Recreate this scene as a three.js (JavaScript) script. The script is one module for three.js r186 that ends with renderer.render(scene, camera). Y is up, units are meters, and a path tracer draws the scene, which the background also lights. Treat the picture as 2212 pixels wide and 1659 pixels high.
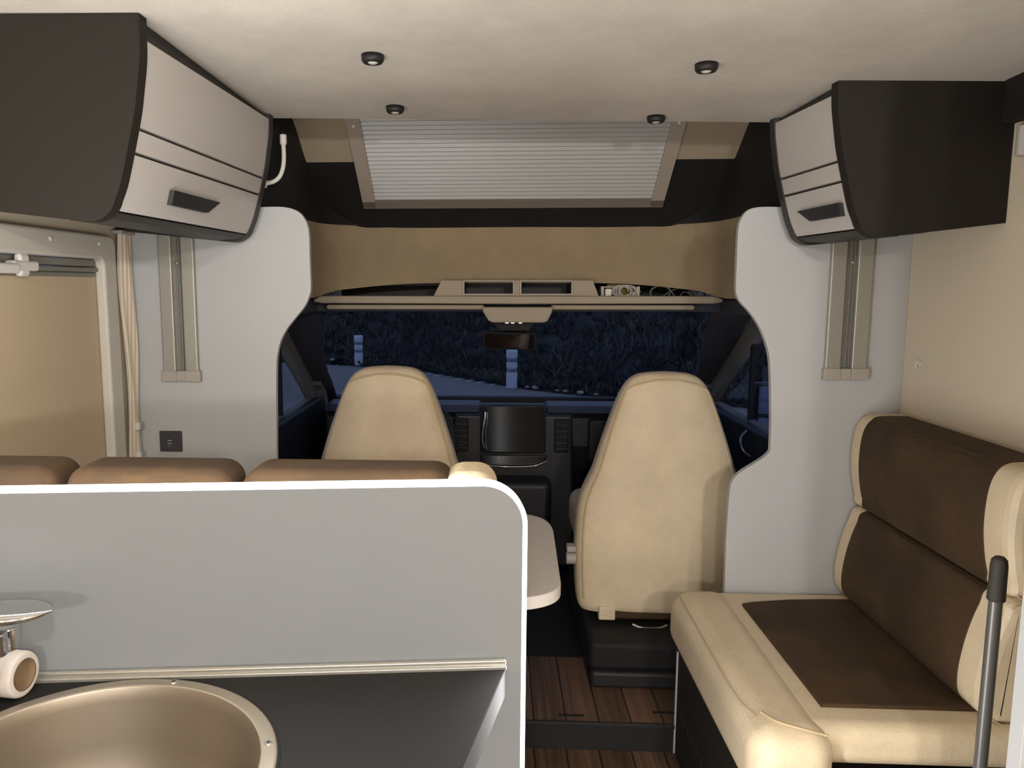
import * as THREE from 'three';
import { RoundedBoxGeometry } from 'three/addons/geometries/RoundedBoxGeometry.js';
import { mergeGeometries } from 'three/addons/utils/BufferGeometryUtils.js';
import { RectAreaLightUniformsLib } from 'three/addons/lights/RectAreaLightUniformsLib.js';

// ---------------------------------------------------------------- camera, sky, lights, exposure
const scene = new THREE.Scene();
const camera = new THREE.PerspectiveCamera(2 * Math.atan(829.5 / 1660) * 180 / Math.PI, 2212 / 1659, 0.05, 200);
camera.position.set(0, 1.30, 0);
camera.rotation.set(-7.3458 * Math.PI / 180, 3.0097 * Math.PI / 180, 0, 'YXZ');
camera.setViewOffset(2212, 1659, 126, 0, 2212, 1659);
scene.add(camera);
scene.background = new THREE.Color().setRGB(0.76, 0.78, 1.08);      // dusk sky
const renderer = new THREE.WebGLRenderer();
renderer.toneMapping = THREE.LinearToneMapping;
renderer.toneMappingExposure = 1.0;
renderer.shadowMap.enabled = true;
RectAreaLightUniformsLib.init();
const LAMP = { warm: new THREE.Color().setRGB(1.0, 0.96, 0.91), cool: new THREE.Color().setRGB(1.0, 0.995, 0.985), ceiling: 9.0, led: 195 };

// ---------------------------------------------------------------- helpers
let seed = 7;
const rnd = () => { seed = (seed + 0x6D2B79F5) | 0; let t = Math.imul(seed ^ (seed >>> 15), 1 | seed); t = (t + Math.imul(t ^ (t >>> 7), 61 | t)) ^ t; return ((t ^ (t >>> 14)) >>> 0) / 4294967296; };
const used = {};
const numbered = (n) => { const k = used[n] = (used[n] ?? -1) + 1; return k ? `${n}_${String(k).padStart(3, '0')}` : n; };
const V = (x, y, z) => new THREE.Vector3(x, y, z);

function mesh(name, geo, mat, parent) {
  const m = new THREE.Mesh(geo, mat);
  m.castShadow = m.receiveShadow = true;
  m.name = parent ? name : numbered(name);
  (parent || scene).add(m);
  return m;
}
function tag(o, label, category, group, kind) {
  Object.assign(o.userData, { label, category });
  if (group) o.userData.group = group;
  if (kind) o.userData.kind = kind;
  return o;
}
function thing(name, label, category, pos = [0, 0, 0], group) {
  const g = new THREE.Group(); g.name = numbered(name); g.position.set(...pos); scene.add(g);
  return tag(g, label, category, group);
}
function struct(name, geo, mat, label, category, parent) {
  const m = mesh(name, geo, mat, parent);
  if (!parent) { m.userData.kind = 'structure'; if (label) { m.userData.label = label; m.userData.category = category; } }
  return m;
}
// uv in metres from the dominant axis of each face
function uvm(geo, s = 1) {
  const g = geo.index ? geo.toNonIndexed() : geo;
  if (!g.attributes.normal) g.computeVertexNormals();
  const p = g.attributes.position, uv = new Float32Array(p.count * 2), a = V(), b = V(), c = V();
  for (let i = 0; i < p.count; i += 3) {
    a.fromBufferAttribute(p, i); b.fromBufferAttribute(p, i + 1); c.fromBufferAttribute(p, i + 2);
    const n = b.clone().sub(a).cross(c.clone().sub(a)); const ax = Math.abs(n.x), ay = Math.abs(n.y), az = Math.abs(n.z);
    for (let k = 0; k < 3; k++) {
      const q = [a, b, c][k]; let u, v;
      if (ax >= ay && ax >= az) { u = q.z; v = q.y; } else if (ay >= az) { u = q.x; v = q.z; } else { u = q.x; v = q.y; }
      uv[(i + k) * 2] = u * s; uv[(i + k) * 2 + 1] = v * s;
    }
  }
  g.setAttribute('uv', new THREE.BufferAttribute(uv, 2));
  return g;
}
const box = (x0, x1, y0, y1, z0, z1, r = 0, seg = 2) => {
  const w = Math.abs(x1 - x0), h = Math.abs(y1 - y0), d = Math.abs(z1 - z0);
  const g = r ? new RoundedBoxGeometry(w, h, d, seg, Math.min(r, w / 2.01, h / 2.01, d / 2.01)) : new THREE.BoxGeometry(w, h, d);
  return uvm(g.translate((x0 + x1) / 2, (y0 + y1) / 2, (z0 + z1) / 2));
};
const cyl = (r0, r1, h, x, y, z, seg = 28) => uvm(new THREE.CylinderGeometry(r0, r1, h, seg).translate(x, y, z));
const tube = (pts, r, n = 60, closed = false, rs = 10) => new THREE.TubeGeometry(new THREE.CatmullRomCurve3(pts.map((p) => V(...p)), closed, 'catmullrom', 0.5), n, r, rs, closed);
const merge = (...g) => mergeGeometries(g.flat().map((x) => { const y = x.index ? x.toNonIndexed() : x; if (!y.attributes.uv) uvm(y); for (const k of Object.keys(y.attributes)) if (!['position', 'normal', 'uv'].includes(k)) y.deleteAttribute(k); return y; }));
// a shape given by points in one plane, extruded by depth with a bevel
function poly(pts) { return new THREE.Shape(pts.map(([x, y]) => new THREE.Vector2(x, y))); }
function extr(shape, depth, bevel = 0, seg = 2, curve = 16) {
  const s = Array.isArray(shape) ? poly(shape) : shape;
  return uvm(new THREE.ExtrudeGeometry(s, { depth: depth - 2 * bevel, bevelEnabled: bevel > 0, bevelThickness: bevel, bevelSize: bevel, bevelOffset: -bevel, bevelSegments: seg, curveSegments: curve }).translate(0, 0, bevel));
}
// points of a polygon in (x, y) extruded along z from z0 to z1
const slabZ = (pts, z0, z1, bevel = 0) => extr(pts, Math.abs(z1 - z0), bevel, 3).translate(0, 0, Math.min(z0, z1));
// points in (z, y) extruded along x from x0 to x1
const slabX = (pts, x0, x1, bevel = 0) => uvm(extr(pts, Math.abs(x1 - x0), bevel, 3).rotateY(-Math.PI / 2).translate(Math.max(x0, x1), 0, 0));
// smooth surface through rings of points; rings closed, ends capped
function loft(rings, caps = true, closed = true) {
  const n = rings[0].length, pos = [], idx = [];
  rings.forEach((r) => r.forEach((p) => pos.push(...p)));
  const m = closed ? n : n - 1;
  for (let i = 0; i < rings.length - 1; i++) for (let j = 0; j < m; j++) {
    const a = i * n + j, b = i * n + (j + 1) % n, c = a + n, d = b + n;
    idx.push(a, b, c, b, d, c);
  }
  if (caps) for (const [k, flip] of [[0, true], [rings.length - 1, false]]) {
    const base = pos.length / 3; const c = [0, 0, 0];
    rings[k].forEach((p) => { pos.push(...p); c[0] += p[0] / n; c[1] += p[1] / n; c[2] += p[2] / n; });
    pos.push(...c);
    for (let j = 0; j < m; j++) { const a = base + j, b = base + (j + 1) % n; flip ? idx.push(b, a, base + n) : idx.push(a, b, base + n); }
  }
  const g = new THREE.BufferGeometry();
  g.setAttribute('position', new THREE.Float32BufferAttribute(pos, 3)); g.setIndex(idx); g.computeVertexNormals();
  return uvm(g);
}
// thin wall: a path in (x, z) between heights given by functions of the position along it
function ribbon(path, y0, y1, thick, n = 90) {
  const c = new THREE.CatmullRomCurve3(path.map(([x, z]) => V(x, 0, z)), false, 'centripetal');
  const rings = [];
  for (let i = 0; i <= n; i++) {
    const t = i / n, p = c.getPointAt(t), d = c.getTangentAt(t), nx = d.z, nz = -d.x;      // side away from the camera
    const a = typeof y0 === 'function' ? y0(p.x, p.z) : y0, b = typeof y1 === 'function' ? y1(p.x, p.z) : y1;
    rings.push([[p.x, a, p.z], [p.x, b, p.z], [p.x + nx * thick, b, p.z + nz * thick], [p.x + nx * thick, a, p.z + nz * thick]]);
  }
  const faces = [];                                           // flat strips with sharp edges
  for (let k = 0; k < 4; k++) faces.push(loft(rings.map((r) => [r[k], r[(k + 1) % 4]]), false, false));
  const cap = (r) => { const g = new THREE.BufferGeometry(); g.setAttribute('position', new THREE.Float32BufferAttribute([...r[0], ...r[1], ...r[2], ...r[0], ...r[2], ...r[3]], 3)); g.computeVertexNormals(); return uvm(g); };
  return merge(faces, cap(rings[0]), cap(rings[n]));
}
function quad(a, b, c, d, thick) {                             // a slab over four corners (a, b, c, d in order)
  const n = V(...b).sub(V(...a)).cross(V(...d).sub(V(...a))).normalize().multiplyScalar(-thick);
  const t = [a, b, c, d].map((p) => V(...p)), u = t.map((p) => p.clone().add(n)), g = new THREE.BufferGeometry(), pos = [];
  const q = (p0, p1, p2, p3) => [p0, p1, p2, p0, p2, p3].forEach((p) => pos.push(p.x, p.y, p.z));
  q(...t); q(u[3], u[2], u[1], u[0]);
  for (let k = 0; k < 4; k++) q(t[(k + 1) % 4], t[k], u[k], u[(k + 1) % 4]);
  g.setAttribute('position', new THREE.Float32BufferAttribute(pos, 3)); g.computeVertexNormals();
  return uvm(g);
}

// ---------------------------------------------------------------- textures and materials
function noiseTex(size, octaves, lo, hi, stretch = [1, 1]) {
  const f = new Float32Array(size * size); let amp = 1, tot = 0;
  for (const o of octaves) {
    const nx = Math.max(1, Math.round(o * stretch[0])), ny = Math.max(1, Math.round(o * stretch[1])), grid = Array.from({ length: nx * ny }, rnd);
    for (let y = 0; y < size; y++) for (let x = 0; x < size; x++) {
      const gx = x / size * nx, gy = y / size * ny, x0 = Math.floor(gx), y0 = Math.floor(gy), s = (t) => t * t * (3 - 2 * t), u = s(gx - x0), v = s(gy - y0);
      const g = (i, j) => grid[(j % ny) * nx + (i % nx)];
      f[y * size + x] += amp * ((g(x0, y0) * (1 - u) + g(x0 + 1, y0) * u) * (1 - v) + (g(x0, y0 + 1) * (1 - u) + g(x0 + 1, y0 + 1) * u) * v);
    }
    tot += amp; amp *= 0.62;
  }
  const d = new Uint8Array(size * size * 4);
  for (let i = 0; i < size * size; i++) { const v = Math.min(1, lo + (hi - lo) * f[i] / tot); d[i * 4] = d[i * 4 + 1] = d[i * 4 + 2] = v * 255; d[i * 4 + 3] = 255; }
  const t = new THREE.DataTexture(d, size, size); t.wrapS = t.wrapT = THREE.RepeatWrapping; t.magFilter = THREE.LinearFilter; t.needsUpdate = true;
  return t;
}
const rep = (t, u, v = u, srgb = false) => { const c = t.clone(); c.repeat.set(u, v); if (srgb) c.colorSpace = THREE.SRGBColorSpace; c.needsUpdate = true; return c; };
const T = {
  grain: noiseTex(256, [128, 64, 32], 0, 1), mottle: noiseTex(256, [4, 9, 24, 70], 0.86, 1.0), suede: noiseTex(256, [5, 12, 40, 120], 0.6, 1.0),
  leather: noiseTex(256, [90, 50, 24], 0, 1), wood: noiseTex(256, [3, 6, 14], 0.5, 1.0, [8, 0.6]), earth: noiseTex(256, [6, 20, 60, 128], 0.15, 1.0),
};
const std = (color, roughness = 0.6, extra = {}) => new THREE.MeshPhysicalMaterial({ color, roughness, ...extra });
const M = {
  ceiling: std(0xd9d1c6, 0.9, { map: rep(T.mottle, 1.3, 1.3, true), bumpMap: rep(T.grain, 6), bumpScale: 0.0006 }),
  white: std(0xb8b9ba, 0.45), cabWhite: std(0xc1bcb8, 0.32), splash: std(0x8e9398, 0.35),
  dark: std(0x221d18, 0.7, { specularIntensity: 0.6, bumpMap: rep(T.grain, 10), bumpScale: 0.0002 }), darkTrim: std(0x282522, 0.5),
  beige: std(0xd3c7b2, 0.75, { bumpMap: rep(T.grain, 8), bumpScale: 0.0002 }),
  cabBeige: std(0xa39073, 0.95, { map: rep(T.mottle, 2.2, 2.2, true) }), black: std(0x100f0f, 0.75), blackGloss: std(0x0a0a0b, 0.12), charcoal: std(0x1c1b1c, 0.55),
  linerBeige: std(0xa2937e, 0.85), blind: std(0xa8a6a4, 0.35), frameGrey: std(0xa79c90, 0.5),
  tray: std(0xa39683, 0.7), visor: std(0xa89a85, 0.75),
  cream: std(0xe8d5b4, 0.5, { map: rep(T.mottle, 1.7, 1.7, true), bumpMap: rep(T.leather, 5), bumpScale: 0.0007 }), creamSeam: std(0xc2ac88, 0.55),
  brown: std(0x513a1e, 0.85, { map: rep(T.suede, 2, 2, true), sheen: 0.3, sheenRoughness: 0.6, sheenColor: new THREE.Color(0x5a4836) }),
  alu: std(0xaaa79e, 0.4, { metalness: 0.45 }), aluDark: std(0x86847c, 0.45, { metalness: 0.4 }), plastic: std(0xa8a299, 0.5), whitePlastic: std(0xd9d6d0, 0.4),
  windowFrame: std(0xccc7bc, 0.5), blindFabric: std(0xc2b093, 0.85), curtain: std(0xd6c8b4, 0.95, { side: THREE.DoubleSide }),
  counter: std(0x1b1a19, 0.68, { specularIntensity: 0.8, bumpMap: rep(T.grain, 12), bumpScale: 0.0002 }), counterEdge: std(0x302c2e, 0.5),
  steel: std(0xa89e90, 0.42, { metalness: 0.85, bumpMap: rep(T.grain, 40), bumpScale: 0.00005 }), rim: std(0xb5aa9a, 0.42, { metalness: 0.75 }), chrome: std(0xd5d5d8, 0.06, { metalness: 1 }), silver: std(0xb9b7b0, 0.3, { metalness: 0.6 }),
  paper: std(0xe2dad2, 0.95, { bumpMap: rep(T.grain, 30), bumpScale: 0.0004 }), cardboard: std(0x9a8165, 0.95),
  socket: std(0x3c3b40, 0.5), ledOff: std(0xcfcac2, 0.3),
  led: new THREE.MeshStandardMaterial({ color: 0xffffff, emissive: 0xfffaf2, emissiveIntensity: 3, roughness: 0.5 }), domeGlow: new THREE.MeshStandardMaterial({ color: 0xffffff, emissive: 0xffd8a0, emissiveIntensity: 3, roughness: 0.5 }),
  woods: [0x7d5f49, 0x745742, 0x866750, 0x6f5340].map((c, i) => { const m = rep(T.wood, 5, 1.4, true); m.offset.set(i * 0.23, i * 0.37); return std(c, 0.5, { map: m }); }), caulk: std(0x14110f, 0.8), riser: std(0x191817, 0.55),
  pillar: std(0x3a3a42, 0.85), doorTrim: std(0x77736c, 0.7), dash: std(0x1d1d20, 0.5), dashTop: std(0x25262b, 0.6), screen: std(0x0b0b0d, 0.12, { specularIntensity: 0.5 }), glass: std(0xb9c8d6, 0.0, { transmission: 1, thickness: 0, ior: 1.45 }), mirror: std(0x50505a, 0.03, { metalness: 1 }),
  wingGlass: std(0x5c6270, 0.05, { metalness: 1 }), broomPole: std(0x6a6866, 0.38, { metalness: 0.5 }), rubber: std(0x2e2a24, 0.7),
  cable: std(0xb5b0a8, 0.6), cableGrey: std(0x7c7b78, 0.6), pouch: std(0x7c6f2a, 0.8),
  asphalt: std(0x8a8480, 0.9, { map: rep(T.mottle, 0.6, 0.6, true) }), ground: std(0x4a443c, 1, { map: rep(T.earth, 0.35, 0.35, true) }), bladeA: std(0x504a40, 1, { side: THREE.DoubleSide }), post: std(0xd8dade, 0.6), postBand: std(0x9aa0a8, 0.4), postMark: std(0x32343a, 0.6), line: std(0xc9ccd2, 0.7), leaf: std(0xb0aca0, 0.9), dirtStone: std(0x8a8a8c, 0.9),
};

// ---------------------------------------------------------------- room shell
const XL = -1.03, XR = 1.107, ZP = -2.13, ZB = 2.9, XC = 0.07;
const ceilY = (x, z) => 1.737 - 0.019 * x + 0.035 * (z + 2.1);
// floors: teak planks with dark joints
const planks = (parent, x0, x1, z0, z1, y) => {
  const w = 0.0912;
  for (let k = Math.floor((x0 - 0.211) / w), i = 0; 0.211 + k * w < x1; k++, i++) {
    const a = Math.max(x0, 0.211 + k * w + 0.0022), b = Math.min(x1, 0.211 + (k + 1) * w - 0.0022);
    if (b - a < 0.01) continue;
    mesh('plank', box(a, b, y - 0.006, y, z0, z1), M.woods[((k * 7) % 4 + 4) % 4], parent);
  }
};
const floor = struct('floor', box(XL - 0.05, XR + 0.05, -0.08, -0.002, ZP + 0.05, ZB + 0.05), M.caulk, 'dark teak strip floor of the living area below the step', 'floor');
planks(floor, XL, XR, -2.035, ZB, 0.0);
const platform = struct('floor_dinette', box(XL - 0.05, XR + 0.05, -0.08, 0.078, -3.5, -2.036), M.riser, 'raised teak strip floor in front of the cab seats with black riser', 'floor');
planks(platform, XL, XR, -2.42, -2.0365, 0.08);
for (const [a, b, z] of [[0.192, 0.265, -2.072], [0.463, 0.53, -2.1]]) mesh('slot', box(a, b, 0.0785, 0.0812, z - 0.006, z + 0.006, 0.0013), M.caulk, platform);
struct('trim_1', box(-0.98, 0.51, 0.072, 0.084, -2.04, -2.028, 0.002), M.charcoal, 'black nosing along the top of the floor step', 'trim');
// side walls
const wl = [[ZB + 0.05, -0.08], [ZB + 0.05, 1.95], [-2.15, 1.95], [-2.15, -0.08]];
const winHole = new THREE.Path([[-1.17, 0.80], [-2.0, 0.80], [-2.0, 1.40], [-1.17, 1.40]].map((p) => new THREE.Vector2(...p)));
const wlShape = poly(wl); wlShape.holes.push(winHole);
struct('wall_left', slabX(wlShape, XL - 0.04, XL), M.beige, 'beige left side wall with the blinded window', 'wall');
const wall_right = struct('wall_right', slabX(wl, XR, XR + 0.04), M.beige, 'plain beige right side wall beside the bench', 'wall');
struct('wall_back', box(XL - 0.04, XR + 0.04, -0.08, 1.95, ZB, ZB + 0.04), M.white, 'white wall behind the kitchen', 'wall');
// ceiling: a slightly tilted padded slab that ends above the cab
{
  const e = -2.125, c = (x, z) => [x, ceilY(x, z), z];
  struct('ceiling', quad(c(XL, ZB), c(XR, ZB), c(XR, e), c(XL, e), -0.05), M.ceiling, 'cream textured ceiling panel with four small spotlights', 'ceiling');
}
// the partitions either side of the cab
const smooth = (pts, n = 90) => new THREE.SplineCurve(pts.map((p) => new THREE.Vector2(...p))).getPoints(n).map((p) => [p.x, p.y]);
{
  const L = [[-0.648, 1.513], [-0.584, 1.513], [-0.545, 1.503], [-0.523, 1.481], [-0.512, 1.446], [-0.511, 1.371], [-0.510, 1.294], [-0.515, 1.269], [-0.529, 1.240], [-0.553, 1.211], [-0.580, 1.178], [-0.598, 1.146], [-0.608, 1.113], [-0.614, 1.061], [-0.618, 0.928], [-0.622, 0.779]];
  const p = smooth(L);
  struct('wall_front_left', slabZ([[XL, 1.513], ...p, [-0.625, 0.4], [-0.625, 0.08], [XL, 0.08]], ZP - 0.02, ZP, 0.0015), M.white, 'white cab partition on the left with the power socket', 'wall');
  const R = [[0.763, 1.506], [0.703, 1.506], [0.673, 1.497], [0.656, 1.472], [0.651, 1.442], [0.651, 1.369], [0.652, 1.294], [0.656, 1.270], [0.668, 1.251], [0.692, 1.226], [0.719, 1.188], [0.739, 1.144], [0.752, 1.094], [0.760, 1.005], [0.766, 0.868], [0.757, 0.832], [0.690, 0.784], [0.668, 0.758], [0.661, 0.723], [0.658, 0.609], [0.660, 0.418]];
  struct('wall_front_right', slabZ([[XR, 1.506], ...smooth(R, 120), [0.660, 0.2], [0.660, 0.08], [XR, 0.08]], ZP - 0.02, ZP, 0.0015), M.white, 'white cab partition behind the right bench', 'wall');
}
// cab overhead niche: black surround above, beige band below
const niche = [[-0.80, -2.152], [-0.68, -2.19], [-0.615, -2.34], [-0.603, -2.52], [-0.575, -2.66], [-0.49, -2.745], [-0.36, -2.755], [XC, -2.755], [0.50, -2.755], [0.63, -2.745], [0.715, -2.66], [0.743, -2.52], [0.755, -2.34], [0.82, -2.19], [0.94, -2.152]];
const inset = niche.map(([x, z]) => [x + (x < XC ? -0.006 : 0.006), z - (z < -2.6 ? 0.006 : 0)]);
struct('wall_cab', ribbon(inset, (x) => { const d = Math.max(0, Math.abs(x - XC) - 0.26) / 0.36; return 1.3065 - Math.min(0.05, 0.025 * d * d + 0.02 * Math.max(0, (d - 1) / 0.17) ** 2); }, 1.53, 0.02, 160), M.cabBeige, 'beige carpeted wall above the cab shelf', 'wall');
struct('trim_2', ribbon(niche, 1.509, 1.93, 0.03, 120), M.black, 'black molded surround above the cab opening', 'trim');
{
  const t = thing('surround_flap', 'small black recessed flap with faint lettering below roof window', 'flap', [-0.33, 1.55, -2.752]);
  mesh('flap_lid', box(-0.075, 0.075, -0.03, 0.022, -0.004, 0.006, 0.004, 3), M.blackGloss, t);
  for (const [x, w] of [[-0.064, 0.010], [-0.05, 0.012], [-0.034, 0.006], [-0.022, 0.014], [-0.004, 0.012], [0.012, 0.010]]) mesh('print_mark', box(x, x + w, 0.002, 0.0045, 0.0055, 0.0064), M.cableGrey, t);
}
// sloping cab roof liner: black below, beige cheeks either side of the roof window
const slope = (t) => [1.806 - 0.74 * t, -2.35 - t];                 // height and depth along the slope
{
  const s = (x, t, lift = 0) => { const [y, z] = slope(t); return [x, y - lift * 0.8, z + lift * 0.6]; };
  const holeL = -0.44, holeR = 0.555;
  const piece = (xa, xb, t0, t1) => quad(s(xa, t0), s(xb, t0), s(xb, t1), s(xa, t1), -0.02);
  struct('wall_roof_slope', merge(piece(-0.76, holeL, 0.157, 0.42), piece(holeR, 0.9, 0.157, 0.42), piece(holeL, holeR, 0.315, 0.42)), M.black, 'black lower roof lining round the roof window', 'roof lining');
  struct('wall_roof_cheek', merge(piece(-0.612, holeL, -0.22, 0.157), piece(holeR, 0.752, -0.22, 0.157)), M.linerBeige, 'beige roof lining cheeks beside the roof window', 'roof lining');
  const w = new THREE.Group(); w.name = 'window_2'; scene.add(w); w.userData = { kind: 'structure', label: 'closed roof window with grey pleated blind above the cab', category: 'roof window' };
  // frame, blind with pleats, bottom bar
  const fr = (xa, xb, t0, t1) => quad(s(xa, t0, 0.012), s(xb, t0, 0.012), s(xb, t1, 0.012), s(xa, t1, 0.012), -0.03);
  mesh('frame', merge(fr(-0.448, -0.405, -0.2, 0.318), fr(0.519, 0.561, -0.2, 0.318)), M.frameGrey, w);
  mesh('bottom_rail', fr(-0.448, 0.561, 0.296, 0.322), std(0x7d746a, 0.5), w);
  const n = 34, rows = [];
  for (let i = 0; i <= n * 2; i++) { const t = -0.19 + (0.297 + 0.19) * i / (n * 2); rows.push([s(-0.407, t, i % 2 ? 0.008 : 0.001), s(0.521, t, i % 2 ? 0.008 : 0.001)]); }
  const bl = mesh('pleated_blind', uvm(loft(rows, false, false)), M.blind, w); bl.geometry = toCrease(bl.geometry);
  for (const x of [-0.427, 0.541]) mesh('screw', new THREE.SphereGeometry(0.005, 12, 8).translate(...s(x, 0.03, 0.013)), M.whitePlastic, w);
  mesh('backing', quad(s(-0.46, -0.2, -0.02), s(0.575, -0.2, -0.02), s(0.575, 0.33, -0.02), s(-0.46, 0.33, -0.02), -0.02), M.charcoal, w);
}
struct('wall_roof_shell', merge(box(-1.07, 1.15, 1.93, 1.97, -3.2, ZB + 0.05), box(-1.07, -0.95, 1.28, 1.95, -3.2, -2.14), box(1.0, 1.15, 1.28, 1.95, -3.2, -2.14), box(-1.07, 1.15, 1.31, 1.95, -3.22, -3.18)), M.charcoal, 'outer roof shell over the cab', 'roof');
struct('wall_cab_side', merge(box(-1.0, -0.96, -0.1, 0.70, -3.9, -2.14), box(1.1, 1.14, -0.1, 0.70, -3.9, -2.14), box(-1.0, 1.14, -0.2, 0.70, -3.96, -3.9), box(-1.0, 1.14, -0.2, 0.07, -3.9, -3.4)), M.charcoal, 'dark lower body shell of the cab', 'body shell');

// ---------------------------------------------------------------- side window with blind (left wall)
{
  const w = new THREE.Group(); w.name = 'window_1'; scene.add(w); w.userData = { kind: 'structure', label: 'left side window with beige roller blind drawn down', category: 'window' };
  const rr = (z0, z1, y0, y1, r) => { const s = new THREE.Shape(); s.moveTo(z0 + r, y0); s.lineTo(z1 - r, y0); s.absarc(z1 - r, y0 + r, r, -Math.PI / 2, 0); s.lineTo(z1, y1 - r); s.absarc(z1 - r, y1 - r, r, 0, Math.PI / 2); s.lineTo(z0 + r, y1); s.absarc(z0 + r, y1 - r, r, Math.PI / 2, Math.PI); s.lineTo(z0, y0 + r); s.absarc(z0 + r, y0 + r, r, Math.PI, 1.5 * Math.PI); return s; };
  const o = rr(-2.032, -1.13, 0.765, 1.428, 0.03); o.holes.push(new THREE.Path(rr(-1.966, -1.19, 0.825, 1.366, 0.02).getPoints(12)));
  mesh('frame', slabX(o, XL - 0.008, XL + 0.02, 0.007), M.windowFrame, w);
  mesh('roller_blind', box(XL - 0.013, XL - 0.0085, 0.80, 1.335, -1.99, -1.165), M.blindFabric, w);
  const cas = mesh('blind_rail', merge(box(XL - 0.018, XL - 0.002, 1.345, 1.366, -1.964, -1.19, 0.004), box(XL - 0.018, XL + 0.004, 1.333, 1.344, -1.964, -1.19, 0.003), box(XL - 0.018, XL - 0.004, 1.320, 1.332, -1.964, -1.19, 0.004)), M.aluDark, w);
  mesh('latch', merge(box(XL - 0.002, XL + 0.022, 1.330, 1.352, -1.675, -1.585, 0.006, 3), box(XL + 0.002, XL + 0.02, 1.318, 1.368, -1.645, -1.61, 0.008, 3), box(XL + 0.004, XL + 0.026, 1.324, 1.346, -1.60, -1.5, 0.006, 3)), M.whitePlastic, cas);
  for (const z of [-1.726, -1.943, -1.5]) mesh('screw', new THREE.SphereGeometry(0.006, 12, 8).scale(0.5, 1, 1).translate(XL + 0.0205, 1.405, z), M.whitePlastic, w);
  mesh('outer_pane', box(XL - 0.04, XL - 0.034, 0.79, 1.41, -2.01, -1.16), M.glass, w);
}
{ // narrow beige curtain beside the window
  const rows = [];
  for (let j = 0; j <= 30; j++) {
    const f = j / 30, y = 1.447 - f * 0.68, row = [], half = 0.034 * (1 - 0.2 * Math.sin(Math.PI * Math.pow(f, 2.2)));
    for (let i = 0; i <= 72; i++) { const u = i / 72 * 2 - 1, z = -2.088 + u * half; row.push([XL + 0.016 + 0.007 * Math.cos(u * 4.5 * Math.PI + 0.6 * Math.sin(f * 7)) + 0.004 * Math.sin(f * 9 + u * 3), y, z]); }
    rows.push(row);
  }
  const c = thing('curtain', 'narrow gathered beige curtain between window frame and left partition', 'curtain');
  mesh('cloth', loft(rows, false, false), M.curtain, c);
  for (const y of [0.905, 0.822]) mesh('tieback', box(XL + 0.02, XL + 0.035, y - 0.012, y + 0.012, -2.092, -2.076, 0.004), M.whitePlastic, c);
  mesh('curtain_track', box(XL, XL + 0.03, 1.436, 1.447, -2.128, -2.05, 0.003), M.plastic, c);
}

// ---------------------------------------------------------------- overhead cabinets
// profile of the curved front, (offset from the front edge, height)
const prof = [[0, 1.752], [-0.002, 1.70], [-0.009, 1.652], [-0.016, 1.61], [-0.026, 1.568], [-0.037, 1.525], [-0.049, 1.482], [-0.060, 1.455], [-0.071, 1.436], [-0.087, 1.4235], [-0.104, 1.418], [-0.125, 1.419]];
const profCurve = new THREE.SplineCurve(prof.map((p) => new THREE.Vector2(...p)));
const profAt = (y) => { let lo = 0, hi = 1; for (let i = 0; i < 40; i++) { const m = (lo + hi) / 2; profCurve.getPoint(m).y > y ? lo = m : hi = m; } return profCurve.getPoint(lo).x; };
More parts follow.
